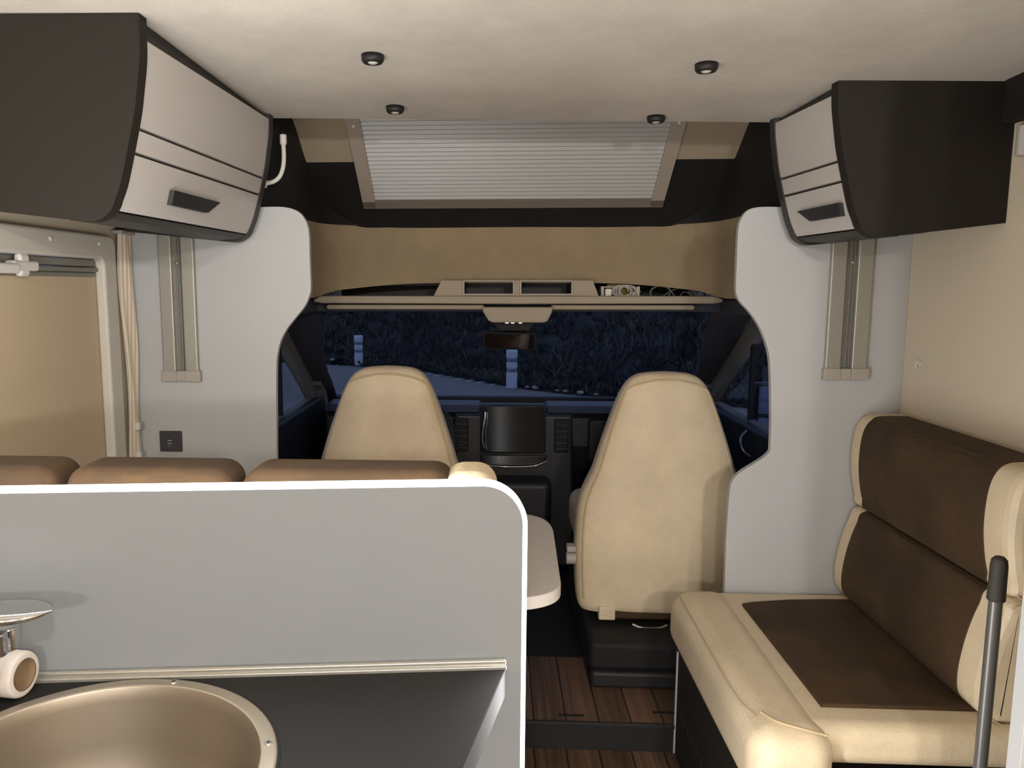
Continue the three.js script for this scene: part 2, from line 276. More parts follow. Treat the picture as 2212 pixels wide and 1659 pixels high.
// side = -1 left wall, +1 right wall; zf far end, zn near end; frontF, frontN the x of the front edge at either end
function overheadCabinet(side, wallX, zf, zn, frontF, frontN, dy, slopeUp, label, handle) {
  const t = thing('overhead_cabinet', label, 'cabinet', [wallX, 1.40 + dy, (zf + zn) / 2]);
  const back = 1.40 + dy, mid = (zf + zn) / 2;
  const X = (off, z) => { const f = frontN + (frontF - frontN) * (z - zn) / (zf - zn); return f + (side < 0 ? 1 : -1) * off; };
  const local = (g) => g.translate(-wallX, -back, -mid);
  const outline = (z, grow, top) => {                        // full end outline at depth z
    const pts = profCurve.getPoints(48).map((p, i) => [X(p.x + grow, z), (i ? Math.min(p.y, top - 0.004) : top) + dy - (p.y < 1.45 ? grow : 0), z]);
    pts.push([wallX - side * 0.002, 1.418 + dy + slopeUp - grow, z], [wallX - side * 0.002, top + dy, z]);
    return pts;
  };
  const solid = (za, zb, grow, topA, topB) => {
    const steps = 6, rings = [];
    for (let i = 0; i <= steps; i++) { const z = za + (zb - za) * i / steps; rings.push(outline(z, grow, topA + (topB - topA) * i / steps)); }
    return local(loft(side < 0 ? rings : rings.map((r) => r.slice().reverse())));
  };
  const topN = ceilY(frontN, zn) - dy - 0.0015, topF = ceilY(frontF, zf) - dy - 0.0015;
  mesh('body', solid(zn - 0.02, zf + 0.02, -0.012, topN - 0.002, topF - 0.002), M.darkTrim, t);
  mesh('end_panel', solid(zn, zn - 0.028, 0.003, topN, topN), M.dark, t);
  mesh('end_trim', solid(zf + 0.026, zf, 0.003, topF, topF), M.darkTrim, t);
  // three door leaves between dark gaps
  const leaf = (ya, yb) => {
    const za = zn - 0.0295, zb = zf + 0.0275, rows = [], n = 14, m = 10;
    for (let j = 0; j <= m; j++) {
      const z = za + (zb - za) * j / m, outer = [], inner = [];
      for (let i = 0; i <= n; i++) { const y = ya + (yb - ya) * i / n; outer.push([X(profAt(y) + 0.0005, z), y + dy, z]); inner.unshift([X(profAt(y) - 0.014, z), y + dy, z]); }
      rows.push([...outer, ...inner]);
    }
    return local(toCrease(loft(side < 0 ? rows : rows.map((r) => r.slice().reverse()))));
  };
  mesh('door_leaf', leaf(topF - 0.012, 1.5855), M.cabWhite, t);
  mesh('door_leaf', leaf(1.5795, 1.5425), M.cabWhite, t);
  const low = mesh('door_leaf', leaf(1.5365, 1.4365), M.cabWhite, t);
  mesh('bottom_rail', local(loft([0, 1].map((k) => { const z = k ? zf + 0.026 : zn - 0.0285, pts = []; for (let i = 0; i <= 10; i++) { const y = 1.4335 - 0.0115 * i / 10; pts.push([X(profAt(y) + 0.002, z), y + dy, z]); } pts.push([X(-0.16, z), 1.419 + dy, z], [X(-0.16, z), 1.4335 + dy, z]); return side < 0 ? pts : pts.reverse(); }))), M.darkTrim, t);
  // trapezoid pull handle
  const [h0, h1, hy] = handle, hx = (y, z, out) => X(profAt(y) + out, z);
  const q = (zc, y, out) => [hx(y, zc, out), y + dy, zc];
  const top = hy + 0.014, bot = hy - 0.014, i0 = h0 - 0.006, i1 = h1 + 0.05;
  const ring = (o) => [q(h0, top, o), q(h1, top, o), q(i1, bot, o), q(i0, bot, o)];
  const g = loft(side < 0 ? [ring(0.001), ring(0.012)] : [ring(0.012), ring(0.001)]);
  mesh('handle', local(toCrease(g)), M.charcoal, low);
  return t;
}
function toCrease(g) { const h = g.index ? g.toNonIndexed() : g.clone(); h.computeVertexNormals(); return h; }
overheadCabinet(-1, XL, -2.10, -1.388, -0.597, -0.629, 0, 0.032, 'long overhead cabinet on the left wall with white curved doors', [-1.578, -1.815, 1.478]);
overheadCabinet(1, XR, -2.10, -1.757, 0.712, 0.736, -0.012, 0.03, 'short overhead cabinet on the right wall with dark end panel', [-1.80, -2.0, 1.480]);

// ---------------------------------------------------------------- ceiling spotlights (off)
for (const [x, z, where] of [[-0.248, -1.61, 'front row nearest camera, left one'], [0.427, -1.655, 'nearest camera, right one'], [-0.253, -2.0, 'beside the cab edge, left one'], [0.413, -2.075, 'beside the cab edge, right one']]) {
  const t = thing('ceiling_spotlight', `small dark round ceiling spotlight, ${where.replace('front row ', '')}`, 'spotlight', [x, ceilY(x, z), z], 'four ceiling spotlights');
  mesh('housing', uvm(new THREE.LatheGeometry([[0.0, -0.012], [0.010, -0.012], [0.012, -0.015], [0.019, -0.015], [0.0225, -0.010], [0.0235, 0.001], [0, 0.001]].map((p) => new THREE.Vector2(...p)), 32)), M.charcoal, t);
  mesh('lens', uvm(new THREE.SphereGeometry(0.011, 20, 10).scale(1, 0.45, 1).translate(0, -0.0125, 0)), M.ledOff, t);
}

// ---------------------------------------------------------------- bed lift rails on the partitions
for (const [x0, x1, y0, label] of [[-0.934, -0.833, 1.056, 'silver vertical bed lift rail on the left partition'], [0.894, 1.004, 1.073, 'silver vertical bed lift rail on the right partition']]) {
  const t = thing('bed_rail', label, 'rail', [(x0 + x1) / 2, y0, ZP], 'bed lift rails'), w = x1 - x0, h = 1.52 - y0;
  mesh('flange', box(-w / 2, -w / 2 + w * 0.37, 0, h, 0, 0.016, 0.004), M.alu, t);
  mesh('flange', box(w / 2 - w * 0.37, w / 2, 0, h, 0, 0.016, 0.004), M.alu, t);
  mesh('channel', merge(box(-w * 0.14, w * 0.14, 0, h, 0, 0.004), box(-w * 0.02, w * 0.01, 0, h, 0.003, 0.009, 0.001), box(w * 0.06, w * 0.085, 0, h, 0.003, 0.010, 0.001)), M.aluDark, t);
  mesh('bolt', new THREE.SphereGeometry(0.005, 10, 8).translate(0.001, 1.36 - y0, 0.01), M.alu, t);
  mesh('end_cap', merge(box(-w / 2 - 0.004, -w * 0.13, -0.028, 0.004, 0, 0.02, 0.003), box(-w * 0.14, w * 0.14, -0.0275, 0.003, 0, 0.017, 0.003), box(w * 0.13, w / 2 + 0.006, -0.028, 0.004, 0, 0.02, 0.003)), M.plastic, t);
}
{ // socket plate
  const t = thing('power_socket', 'dark square power socket on the left partition', 'socket', [-0.926, 0.854, ZP]);
  mesh('plate', box(-0.032, 0.032, -0.03, 0.03, 0, 0.008, 0.002), M.socket, t);
  for (const y of [0.003, -0.006]) mesh('port', box(-0.008, 0.004, y - 0.0012, y + 0.0012, 0.0075, 0.009), M.plastic, t);
  mesh('port_mark', merge(box(-0.006, 0.0, -0.014, -0.0125, 0.0075, 0.0086)), M.plastic, t);
}
{ // gooseneck reading lamp
  const t = thing('reading_lamp', 'white gooseneck reading lamp beside the left overhead cabinet', 'lamp', [-0.64, 1.58, -2.165]);
  mesh('gooseneck', uvm(tube([[0.0, 0, 0], [0.025, 0.006, 0], [0.042, 0.02, 0], [0.052, 0.045, 0], [0.055, 0.075, 0], [0.0545, 0.105, 0]], 0.0062, 50)), M.whitePlastic, t);
  mesh('lamp_head', uvm(new THREE.LatheGeometry([[0, 0], [0.0075, 0], [0.0095, 0.004], [0.0095, 0.026], [0.0085, 0.028], [0, 0.028]].map((p) => new THREE.Vector2(...p)), 24).translate(0.0545, 0.104, 0)), M.whitePlastic, t);
  mesh('base_plate', box(-0.03, 0.004, -0.012, 0.012, -0.008, 0.008, 0.003), M.whitePlastic, t);
}

// ---------------------------------------------------------------- cab: shelf, visors, mirror
{
  const t = thing('overhead_shelf', 'grey beige molded cab shelf with two small cubbies', 'shelf', [XC, 1.235, -2.74]), l = (g) => g.translate(-XC, -1.235, 2.74);
  // front lip with rounded ends, floor and back of the tray
  const lip = [[-0.612, 1.262], [-0.635, 1.25], [-0.632, 1.24], [-0.60, 1.236], [XC, 1.234], [0.745, 1.236], [0.778, 1.24], [0.783, 1.25], [0.76, 1.262], [XC, 1.262]];
  mesh('front_lip', l(slabZ(lip, -2.72, -2.685, 0.006)), M.tray, t);
  mesh('tray_floor', l(box(-0.60, 0.745, 1.236, 1.244, -3.02, -2.72)), M.charcoal, t);
  mesh('tray_back', l(merge(box(-0.60, 0.745, 1.236, 1.34, -3.03, -3.015), box(-0.60, 0.745, 1.335, 1.345, -3.03, -2.78))), M.charcoal, t);
  // centre console: sloped cheeks with two cubbies
  const s = poly([[-0.213, 1.260], [-0.185, 1.315], [0.34, 1.315], [0.362, 1.260]]);
  const hole = (a, b) => s.holes.push(new THREE.Path([[a, 1.269], [b, 1.269], [b, 1.312], [a, 1.312]].map((p) => new THREE.Vector2(...p))));
  hole(-0.106, 0.066); hole(0.092, 0.268);
  mesh('centre_console', l(slabZ(s, -2.735, -2.705, 0)), M.tray, t);
  for (const [a, b] of [[-0.106, 0.066], [0.092, 0.268]]) {
    const c = mesh('cubby', l(merge(box(a, b, 1.262, 1.268, -2.9, -2.71), box(a - 0.004, a, 1.262, 1.315, -2.9, -2.735), box(b, b + 0.004, 1.262, 1.315, -2.9, -2.735), box(a, b, 1.262, 1.33, -2.905, -2.9))), M.charcoal, t);
    const f = poly([[a - 0.004, 1.264], [b + 0.004, 1.264], [b + 0.004, 1.316], [a - 0.004, 1.316]]); f.holes.push(new THREE.Path([[a + 0.002, 1.270], [b - 0.002, 1.270], [b - 0.002, 1.311], [a + 0.002, 1.311]].map((p) => new THREE.Vector2(...p))));
    mesh('cubby_frame', l(slabZ(f, -2.708, -2.698, 0.0015)), M.frameGrey, c);
  }
}
for (const [x0, x1, label] of [[-0.60, -0.035, 'beige sun visor folded up on the left of mirror'], [0.20, 0.70, 'beige sun visor folded up on the right of mirror']]) {
  const t = thing('sun_visor', label, 'sun visor', [(x0 + x1) / 2, 1.222, -2.76], 'sun visors'), h = (x1 - x0) / 2;
  mesh('visor_pad', box(-h, h, -0.009, 0.009, -0.11, 0.03, 0.009, 4), M.visor, t);
  mesh('hinge', box(-h - 0.012, -h + 0.01, -0.004, 0.004, -0.006, 0.006, 0.003), M.charcoal, t);
}
{
  const t = thing('mirror_console', 'beige trapezoid console housing above the interior mirror', 'console', [0.08, 1.168, -2.72]);
  mesh('housing', toCreaseSmall(slabZ([[-0.125, 0.055], [-0.118, 0.035], [-0.10, 0.006], [-0.085, 0], [0.095, 0], [0.108, 0.006], [0.122, 0.035], [0.128, 0.055]], -0.16, 0, 0.006)), M.tray, t);
  mesh('sensor_pod', slabZ([[-0.09, 0.005], [-0.062, -0.032], [0.045, -0.032], [0.072, 0.005]], -0.17, -0.05, 0.004), M.black, t);
  for (const x of [-0.035, -0.015, 0.012]) mesh('button', box(x - 0.006, x + 0.006, -0.003, 0.001, -0.006, 0.0), M.silver, t);
}
function toCreaseSmall(g) { return g; }
{
  const t = thing('interior_mirror', 'black framed interior rear view mirror hanging below the beige console', 'mirror', [0.058, 1.093, -2.86]);
  const rr = (w, h, r) => { const s = new THREE.Shape(); s.moveTo(-w + r, -h); s.lineTo(w - r, -h * 1.0); s.absarc(w - r, -h + r, r, -Math.PI / 2, 0); s.lineTo(w, h - r); s.absarc(w - r, h - r, r, 0, Math.PI / 2); s.lineTo(-w + r, h); s.absarc(-w + r, h - r, r, Math.PI / 2, Math.PI); s.lineTo(-w, -h + r); s.absarc(-w + r, -h + r, r, Math.PI, Math.PI * 1.5); return s; };
  const tilt = (g) => g.rotateX(0.17).rotateY(-0.06).rotateZ(-0.02);
  mesh('mirror_housing', tilt(extr(rr(0.101, 0.034, 0.02), 0.03, 0.006, 3).translate(0, 0, -0.028)), M.black, t);
  mesh('mirror_glass', tilt(extr(rr(0.094, 0.0275, 0.015), 0.003, 0).translate(0, 0, 0.0)), M.mirror, t);
  mesh('stalk', uvm(tube([[0.0, 0.02, -0.03], [0.01, 0.045, -0.04], [0.02, 0.06, -0.01]], 0.011, 16)), M.black, t);
}
// things lying on the shelf
{
  const t = thing('cable_holder', 'white cable rack holding coiled cable on the cab shelf', 'rack', [0.44, 1.245, -2.75]);
  for (const x of [-0.062, 0.062]) mesh('rack_side', box(x - 0.005, x + 0.005, 0, 0.05, -0.03, 0.02, 0.002), M.cable, t);
  mesh('rack_bar', merge(box(-0.06, 0.06, 0.045, 0.05, -0.03, -0.025), box(-0.06, 0.06, 0, 0.005, -0.03, 0.02)), M.cable, t);
  mesh('plug', box(-0.052, -0.028, 0.006, 0.042, -0.01, 0.012, 0.004), M.whitePlastic, t);
  const c = thing('coiled_cable', 'white coiled charging cable in the shelf rack', 'cable', [0.45, 1.252, -2.745]);
  const coil = []; for (let i = 0; i <= 90; i++) { const a = i / 90 * Math.PI * 10; coil.push([-0.012 + 0.030 * Math.cos(a) + 0.0004 * i, 0.026 + 0.020 * Math.sin(a), 0.012 + 0.006 * Math.sin(a * 0.37)]); }
  mesh('cable_strand', uvm(tube([...coil, [-0.02, 0.004, 0.016], [-0.045, 0.01, 0.018], [-0.058, 0.0, 0.02]], 0.0026, 320, false, 6)), M.cable, c);
  const p = mesh('pouch', box(0.40, 0.48, 1.245, 1.303, -2.80, -2.785, 0.006), M.pouch); tag(p, 'mustard yellow pouch behind the cable rack on shelf', 'pouch');
  const g = thing('loose_cable', 'grey loose cable loops lying at the right shelf end', 'cable', [0.64, 1.246, -2.76]);
  const loop = []; for (let i = 0; i <= 40; i++) { const a = i / 40 * Math.PI * 4; loop.push([-0.05 + 0.035 * Math.cos(a), 0.026 + 0.024 * Math.sin(a), -0.02 - i * 0.0006]); }
  mesh('cable_strand', uvm(tube(loop, 0.0022, 160, false, 6)), M.cableGrey, g);
  mesh('cable_strand', uvm(tube([[-0.075, 0.003, 0.03], [-0.02, 0.008, 0.032], [0.05, 0.012, 0.02], [0.09, 0.006, 0]], 0.0032, 50, false, 6)), M.cable, g);
  mesh('cable_strand', uvm(tube([[-0.06, 0.004, 0.0], [-0.02, 0.03, -0.02], [0.02, 0.045, -0.03]], 0.002, 30, false, 6)), M.cableGrey, g);
  mesh('cable_strand', uvm(tube([[-0.03, 0.05, -0.01], [-0.01, 0.02, 0.0], [0.0, 0.004, 0.01], [0.03, 0.03, -0.01], [0.06, 0.012, 0.0]], 0.002, 40, false, 6)), M.cableGrey, g);
}

// ---------------------------------------------------------------- cab: windscreen, pillars, doors, dashboard
struct('window_3', quad([-0.74, 1.225, -2.92], [0.88, 1.225, -2.92], [1.0, 0.70, -3.86], [-0.86, 0.70, -3.86], -0.006), M.glass, 'large sloping windscreen looking onto the dark road', 'windscreen');
struct('trim_3', merge(box(-0.75, 0.9, 1.205, 1.25, -3.03, -2.79), box(-0.95, -0.645, 1.205, 1.25, -3.1, -2.3), box(0.80, 1.1, 1.205, 1.25, -3.1, -2.3)), M.pillar, 'dark headlining strip above the windscreen', 'trim');
for (const [pts, name, label] of [
  [[[-0.735, 1.24, -2.86, 0.085], [-0.765, 1.10, -3.08, 0.075], [-0.805, 0.95, -3.33, 0.07], [-0.83, 0.80, -3.6, 0.075], [-0.85, 0.68, -3.82, 0.085]], 'trim_4', 'dark padded left windscreen pillar'],
  [[[0.875, 1.24, -2.86, 0.085], [0.905, 1.10, -3.08, 0.075], [0.945, 0.95, -3.33, 0.07], [0.97, 0.80, -3.6, 0.075], [0.99, 0.68, -3.82, 0.085]], 'trim_5', 'dark padded right windscreen pillar']]) {
  const c = new THREE.CatmullRomCurve3(pts.map((p) => V(p[0], p[1], p[2]))), rings = [];
  for (let i = 0; i <= 24; i++) { const t = i / 24, p = c.getPoint(t), r = pts[Math.round(t * 4)][3], ring = []; for (let j = 0; j < 16; j++) { const a = -j / 16 * Math.PI * 2; ring.push([p.x + r * Math.cos(a), p.y + 0.55 * r * Math.sin(a), p.z + 0.3 * r * Math.sin(a)]); } rings.push(ring); }
  struct(name, loft(rings), M.pillar, label, 'pillar');
}
for (const [side, X, name, label] of [[-1, -0.84, 'door_1', 'left cab door with side window, partly hidden by the partition'], [1, 0.98, 'door_2', 'right cab door with side window and wing mirror outside']]) {
  const d = new THREE.Group(); d.name = name; scene.add(d); d.userData = { kind: 'structure', label, category: 'cab door' };
  const outer = smooth([[-2.25, 0.72], [-2.25, 1.0], [-2.32, 1.16], [-2.5, 1.20], [-2.75, 1.205], [-2.93, 1.17], [-3.12, 1.06], [-3.35, 0.93], [-3.58, 0.80], [-3.66, 0.70]], 70), inner = smooth([[-2.36, 0.79], [-2.36, 1.02], [-2.42, 1.11], [-2.55, 1.135], [-2.76, 1.135], [-2.9, 1.10], [-3.06, 1.01], [-3.28, 0.88], [-3.42, 0.79]], 60);
  const s = poly(outer); s.holes.push(new THREE.Path(inner.map((p) => new THREE.Vector2(...p))));
  mesh('window_frame', slabX(s, X - 0.02, X + 0.02, 0.006), M.doorTrim, d);
  mesh('side_glass', slabX(poly([...inner]), X + side * 0.012, X + side * 0.016), M.glass, d);
  mesh('window_divider', box(X - 0.008, X + 0.008, 0.79, 1.12, -2.965, -2.94), M.black, d);
  mesh('door_card', slabX([[-2.25, 0.10], [-2.25, 0.76], [-2.5, 0.79], [-3.45, 0.79], [-3.62, 0.72], [-3.62, 0.10]], X - 0.02 - side * 0.03, X + 0.02 - side * 0.03, 0.012), M.dash, d);
  if (side > 0) mesh('door_handle', uvm(tube([[X - side * 0.06, 0.775, -2.80], [X - side * 0.085, 0.75, -2.785], [X - side * 0.085, 0.715, -2.76], [X - side * 0.06, 0.69, -2.75]], 0.0045, 24)), M.chrome, d);
  mesh('trim_band', slabX([[-3.46, 0.88], [-3.52, 0.85], [-3.585, 0.76], [-3.60, 0.66], [-3.56, 0.52], [-3.50, 0.42], [-3.45, 0.42], [-3.50, 0.54], [-3.54, 0.66], [-3.525, 0.75], [-3.47, 0.82], [-3.42, 0.85]], X - 0.022 - side * 0.032, X + 0.022 - side * 0.032, 0.004), M.doorTrim, d);
  mesh('armrest', box(X - side * 0.055 - 0.04, X - side * 0.055 + 0.04, 0.50, 0.56, -3.2, -2.5, 0.02, 3), M.dash, d);
}
{
  const t = thing('wing_mirror', 'dark wing mirror outside the right cab door', 'mirror', [1.15, 0.80, -3.22]);
  mesh('mirror_shell', box(-0.075, 0.075, -0.14, 0.10, -0.05, 0.02, 0.025, 4), M.charcoal, t);
  mesh('mirror_face', box(-0.06, 0.06, -0.03, 0.085, 0.018, 0.023, 0.004), M.wingGlass, t);
  mesh('wide_mirror_face', box(-0.06, 0.06, -0.125, -0.045, 0.018, 0.023, 0.004), M.wingGlass, t);
  mesh('mirror_arm', box(-0.12, -0.04, -0.12, -0.08, -0.03, 0.0, 0.01), M.charcoal, t);
}
{
  const t = thing('dashboard', 'black cab dashboard with large central screen', 'dashboard', [XC, 0.3, -3.3]), l = (g) => g.translate(-XC, -0.3, 3.3);
  mesh('dash_body', l(slabX([[-3.86, 0.70], [-3.60, 0.745], [-3.36, 0.785], [-3.27, 0.775], [-3.235, 0.74], [-3.23, 0.62], [-3.26, 0.52], [-3.33, 0.40], [-3.38, 0.10], [-3.86, 0.10]], -0.725, 0.865, 0.01)), M.dash, t);
  mesh('dash_top_pad', l(merge(slabX([[-3.5, 0.772], [-3.36, 0.795], [-3.25, 0.79], [-3.215, 0.765], [-3.24, 0.755], [-3.36, 0.77]], -0.72, -0.06, 0.006), slabX([[-3.5, 0.772], [-3.36, 0.795], [-3.25, 0.79], [-3.215, 0.765], [-3.24, 0.755], [-3.36, 0.77]], 0.23, 0.86, 0.006))), std(0x33353b, 0.5), t);
  mesh('cowl', l(box(-0.80, 0.94, 0.70, 0.754, -3.79, -3.73, 0.01)), M.black, t);
  mesh('centre_stack', l(slabZ([[-0.20, 0.10], [-0.17, 0.50], [-0.16, 0.76], [0.33, 0.76], [0.34, 0.50], [0.36, 0.10]], -3.3, -3.19, 0.015)), M.dash, t);
  const scr = mesh('screen_housing', l(box(-0.055, 0.218, 0.598, 0.806, -3.20, -3.165, 0.010, 3)), M.charcoal, t);
  mesh('screen_glass', l(box(-0.046, 0.209, 0.606, 0.798, -3.1665, -3.163, 0.001)), M.screen, scr);
  // glossy bezel left of the screen, air vents and buttons
  mesh('bezel', l(uvm(tube([[-0.034, 0.775, -3.165], [-0.036, 0.74, -3.160], [-0.044, 0.70, -3.158], [-0.046, 0.66, -3.158], [-0.036, 0.625, -3.162]], 0.0048, 40))), M.chrome, t);
  mesh('bezel', l(uvm(tube([[-0.024, 0.775, -3.164], [-0.026, 0.74, -3.161], [-0.032, 0.69, -3.160], [-0.030, 0.64, -3.160], [-0.026, 0.615, -3.162]], 0.0022, 40))), M.chrome, t);
  for (const [x, w] of [[-0.135, 0.06], [0.285, 0.06]]) {
    const v = mesh('air_vent', l(box(x - w / 2, x + w / 2, 0.60, 0.745, -3.2, -3.182, 0.008)), M.black, t);
    for (const y of [0.72, 0.695, 0.67, 0.645, 0.62]) mesh('vent_slat', l(box(x - w / 2 + 0.005, x + w / 2 - 0.005, y - 0.003, y + 0.003, -3.186, -3.176)), M.charcoal, v);
    mesh('vent_tab', l(box(x - 0.012, x + 0.012, 0.631, 0.634, -3.178, -3.174)), M.chrome, v);
  }
  mesh('climate_panel', l(slabZ([[-0.055, 0.59], [-0.05, 0.555], [0.0, 0.542], [0.17, 0.542], [0.215, 0.555], [0.225, 0.59]], -3.2, -3.172, 0.004)), M.blackGloss, t);
  mesh('climate_trim', l(uvm(tube([[-0.053, 0.560, -3.17], [-0.03, 0.551, -3.167], [0.0, 0.545, -3.165], [0.08, 0.543, -3.164], [0.16, 0.546, -3.165], [0.19, 0.553, -3.167], [0.222, 0.566, -3.17]], 0.003, 60))), M.chrome, t);
  mesh('knob_ring', l(new THREE.TorusGeometry(0.0125, 0.0012, 8, 32).translate(0.023, 0.574, -3.17)), M.silver, t);
  mesh('glovebox_lid', l(box(0.40, 0.84, 0.55, 0.74, -3.245, -3.215, 0.02, 3)), M.dash, t);
  mesh('gear_console', l(box(-0.08, 0.24, 0.10, 0.50, -3.25, -3.08, 0.03, 3)), M.dash, t);
}
{
  const t = thing('steering_wheel', 'dark steering wheel behind the left cab seat', 'steering wheel', [-0.345, 0.69, -2.93]); t.rotation.x = -0.45;
  mesh('wheel_rim', uvm(new THREE.TorusGeometry(0.188, 0.016, 14, 56)), M.charcoal, t);
  mesh('hub', uvm(new THREE.CylinderGeometry(0.06, 0.075, 0.05, 28).rotateX(Math.PI / 2).translate(0, 0, -0.02)), M.dash, t);
  for (const a of [0, Math.PI, -Math.PI / 2]) mesh('spoke', uvm(new RoundedBoxGeometry(0.13, 0.035, 0.018, 2, 0.006).translate(0.115, 0, -0.01).rotateZ(a)), M.dash, t);
  mesh('column', uvm(new THREE.CylinderGeometry(0.035, 0.045, 0.2, 20).rotateX(Math.PI / 2).translate(0, 0, -0.14)), M.charcoal, t);
}

// ---------------------------------------------------------------- cab seats
function cabSeat(pos, dy, label) {
  const t = thing('cab_seat', label, 'seat', [pos, 0.08, -2.62], 'cab seats');
  // half widths of the backrest by height above the platform
  const rows = [[0.165, 0.262, 0.13], [0.185, 0.272, 0.15], [0.24, 0.279, 0.16], [0.38, 0.283, 0.165], [0.47, 0.279, 0.165], [0.53, 0.270, 0.16], [0.58, 0.250, 0.155], [0.625, 0.229, 0.15], [0.67, 0.215, 0.145], [0.74, 0.193, 0.135], [0.81, 0.169, 0.125], [0.86, 0.150, 0.115], [0.89, 0.135, 0.105], [0.91, 0.121, 0.095], [0.925, 0.104, 0.08], [0.935, 0.082, 0.06], [0.940, 0.052, 0.035], [0.943, 0.008, 0.008]];
  const lean = (y) => 0.235 - 0.05 * (y - 0.2) ;            // z of the rear face, leaning forward with height
  const ring = (y, hw, th) => { const r = []; for (let j = 0; j < 56; j++) { const a = j / 56 * Math.PI * 2, c = Math.cos(a), s = Math.sin(a), e = 0.5; r.push([hw * Math.sign(c) * Math.abs(c) ** e, y + dy, lean(y) - 0.08 - th / 2 * Math.sign(s) * Math.abs(s) ** 0.62]); } return r; };
  const dense = new THREE.CatmullRomCurve3(rows.map((r) => V(...r)), false, 'centripetal').getPoints(80);
  const rings = dense.map((p) => ring(p.x, Math.max(0.004, p.y), Math.max(0.006, p.z)));
  const back = mesh('backrest', loft(rings), M.cream, t);
  // piped seam round the rear panel
  const seamL = [], seamR = [];
  for (const p of dense) {
    if (p.x < 0.20 || p.x > 0.921) continue;
    const f = p.x < 0.885 ? 0.92 : 0.92 * Math.sqrt(Math.max(0, 1 - ((p.x - 0.885) / 0.036) ** 2)), zz = lean(p.x) - 0.08 + p.z / 2 * Math.sin(Math.acos(f ** 2)) ** 0.62;
    seamL.push([-p.y * f, p.x + dy, zz + 0.0012]); seamR.push([p.y * f, p.x + dy, zz + 0.0012]);
  }
  mesh('piping', uvm(tube([...seamL, ...seamR.reverse()].filter((_, i, a) => i % 2 === 0 || Math.abs(i - a.length / 2) < 12), 0.0034, 220, false, 8)), M.creamSeam, back);
  mesh('seat_cushion', box(-0.25, 0.25, 0.26 + dy, 0.42 + dy, -0.42, 0.07, 0.05, 4), M.cream, t);
  mesh('lower_band', box(-0.19, 0.26, 0.145 + dy, 0.19 + dy, 0.155, 0.225, 0.01), M.brown, t);
  mesh('cover_tab', box(-0.208, -0.155, 0.145 + dy, 0.19 + dy, 0.20, 0.232, 0.004), M.cream, t);
  mesh('swivel_frame', box(-0.24, 0.24, 0.15 + dy, 0.26 + dy, -0.38, 0.18, 0.02), M.charcoal, t);
  mesh('pedestal', box(-0.25, 0.27, 0.0, 0.13, -0.38, 0.36, 0.02, 3), M.black, t);
  mesh('front_box', box(-0.25, 0.27, 0.0, 0.052, 0.30, 0.395, 0.012, 3), M.charcoal, t);
  mesh('recline_knob', merge(cyl(0.02, 0.02, 0.03, 0, 0, 0).rotateZ(Math.PI / 2).translate(-0.295, 0.33 + dy, 0.17), box(-0.31, -0.28, 0.355 + dy, 0.375 + dy, 0.15, 0.19, 0.004)), M.plastic, t);
  mesh('release_bar', uvm(tube([[-0.1, 0.135 + dy, 0.235], [-0.07, 0.128 + dy, 0.245], [-0.02, 0.128 + dy, 0.245], [0.01, 0.135 + dy, 0.235]], 0.004, 20)), M.silver, t);
  return t;
}
cabSeat(0.552, 0, 'cream leather cab seat on the right, back fully visible');
cabSeat(-0.345, 0.014, 'cream leather cab seat on the left behind the lit divider');

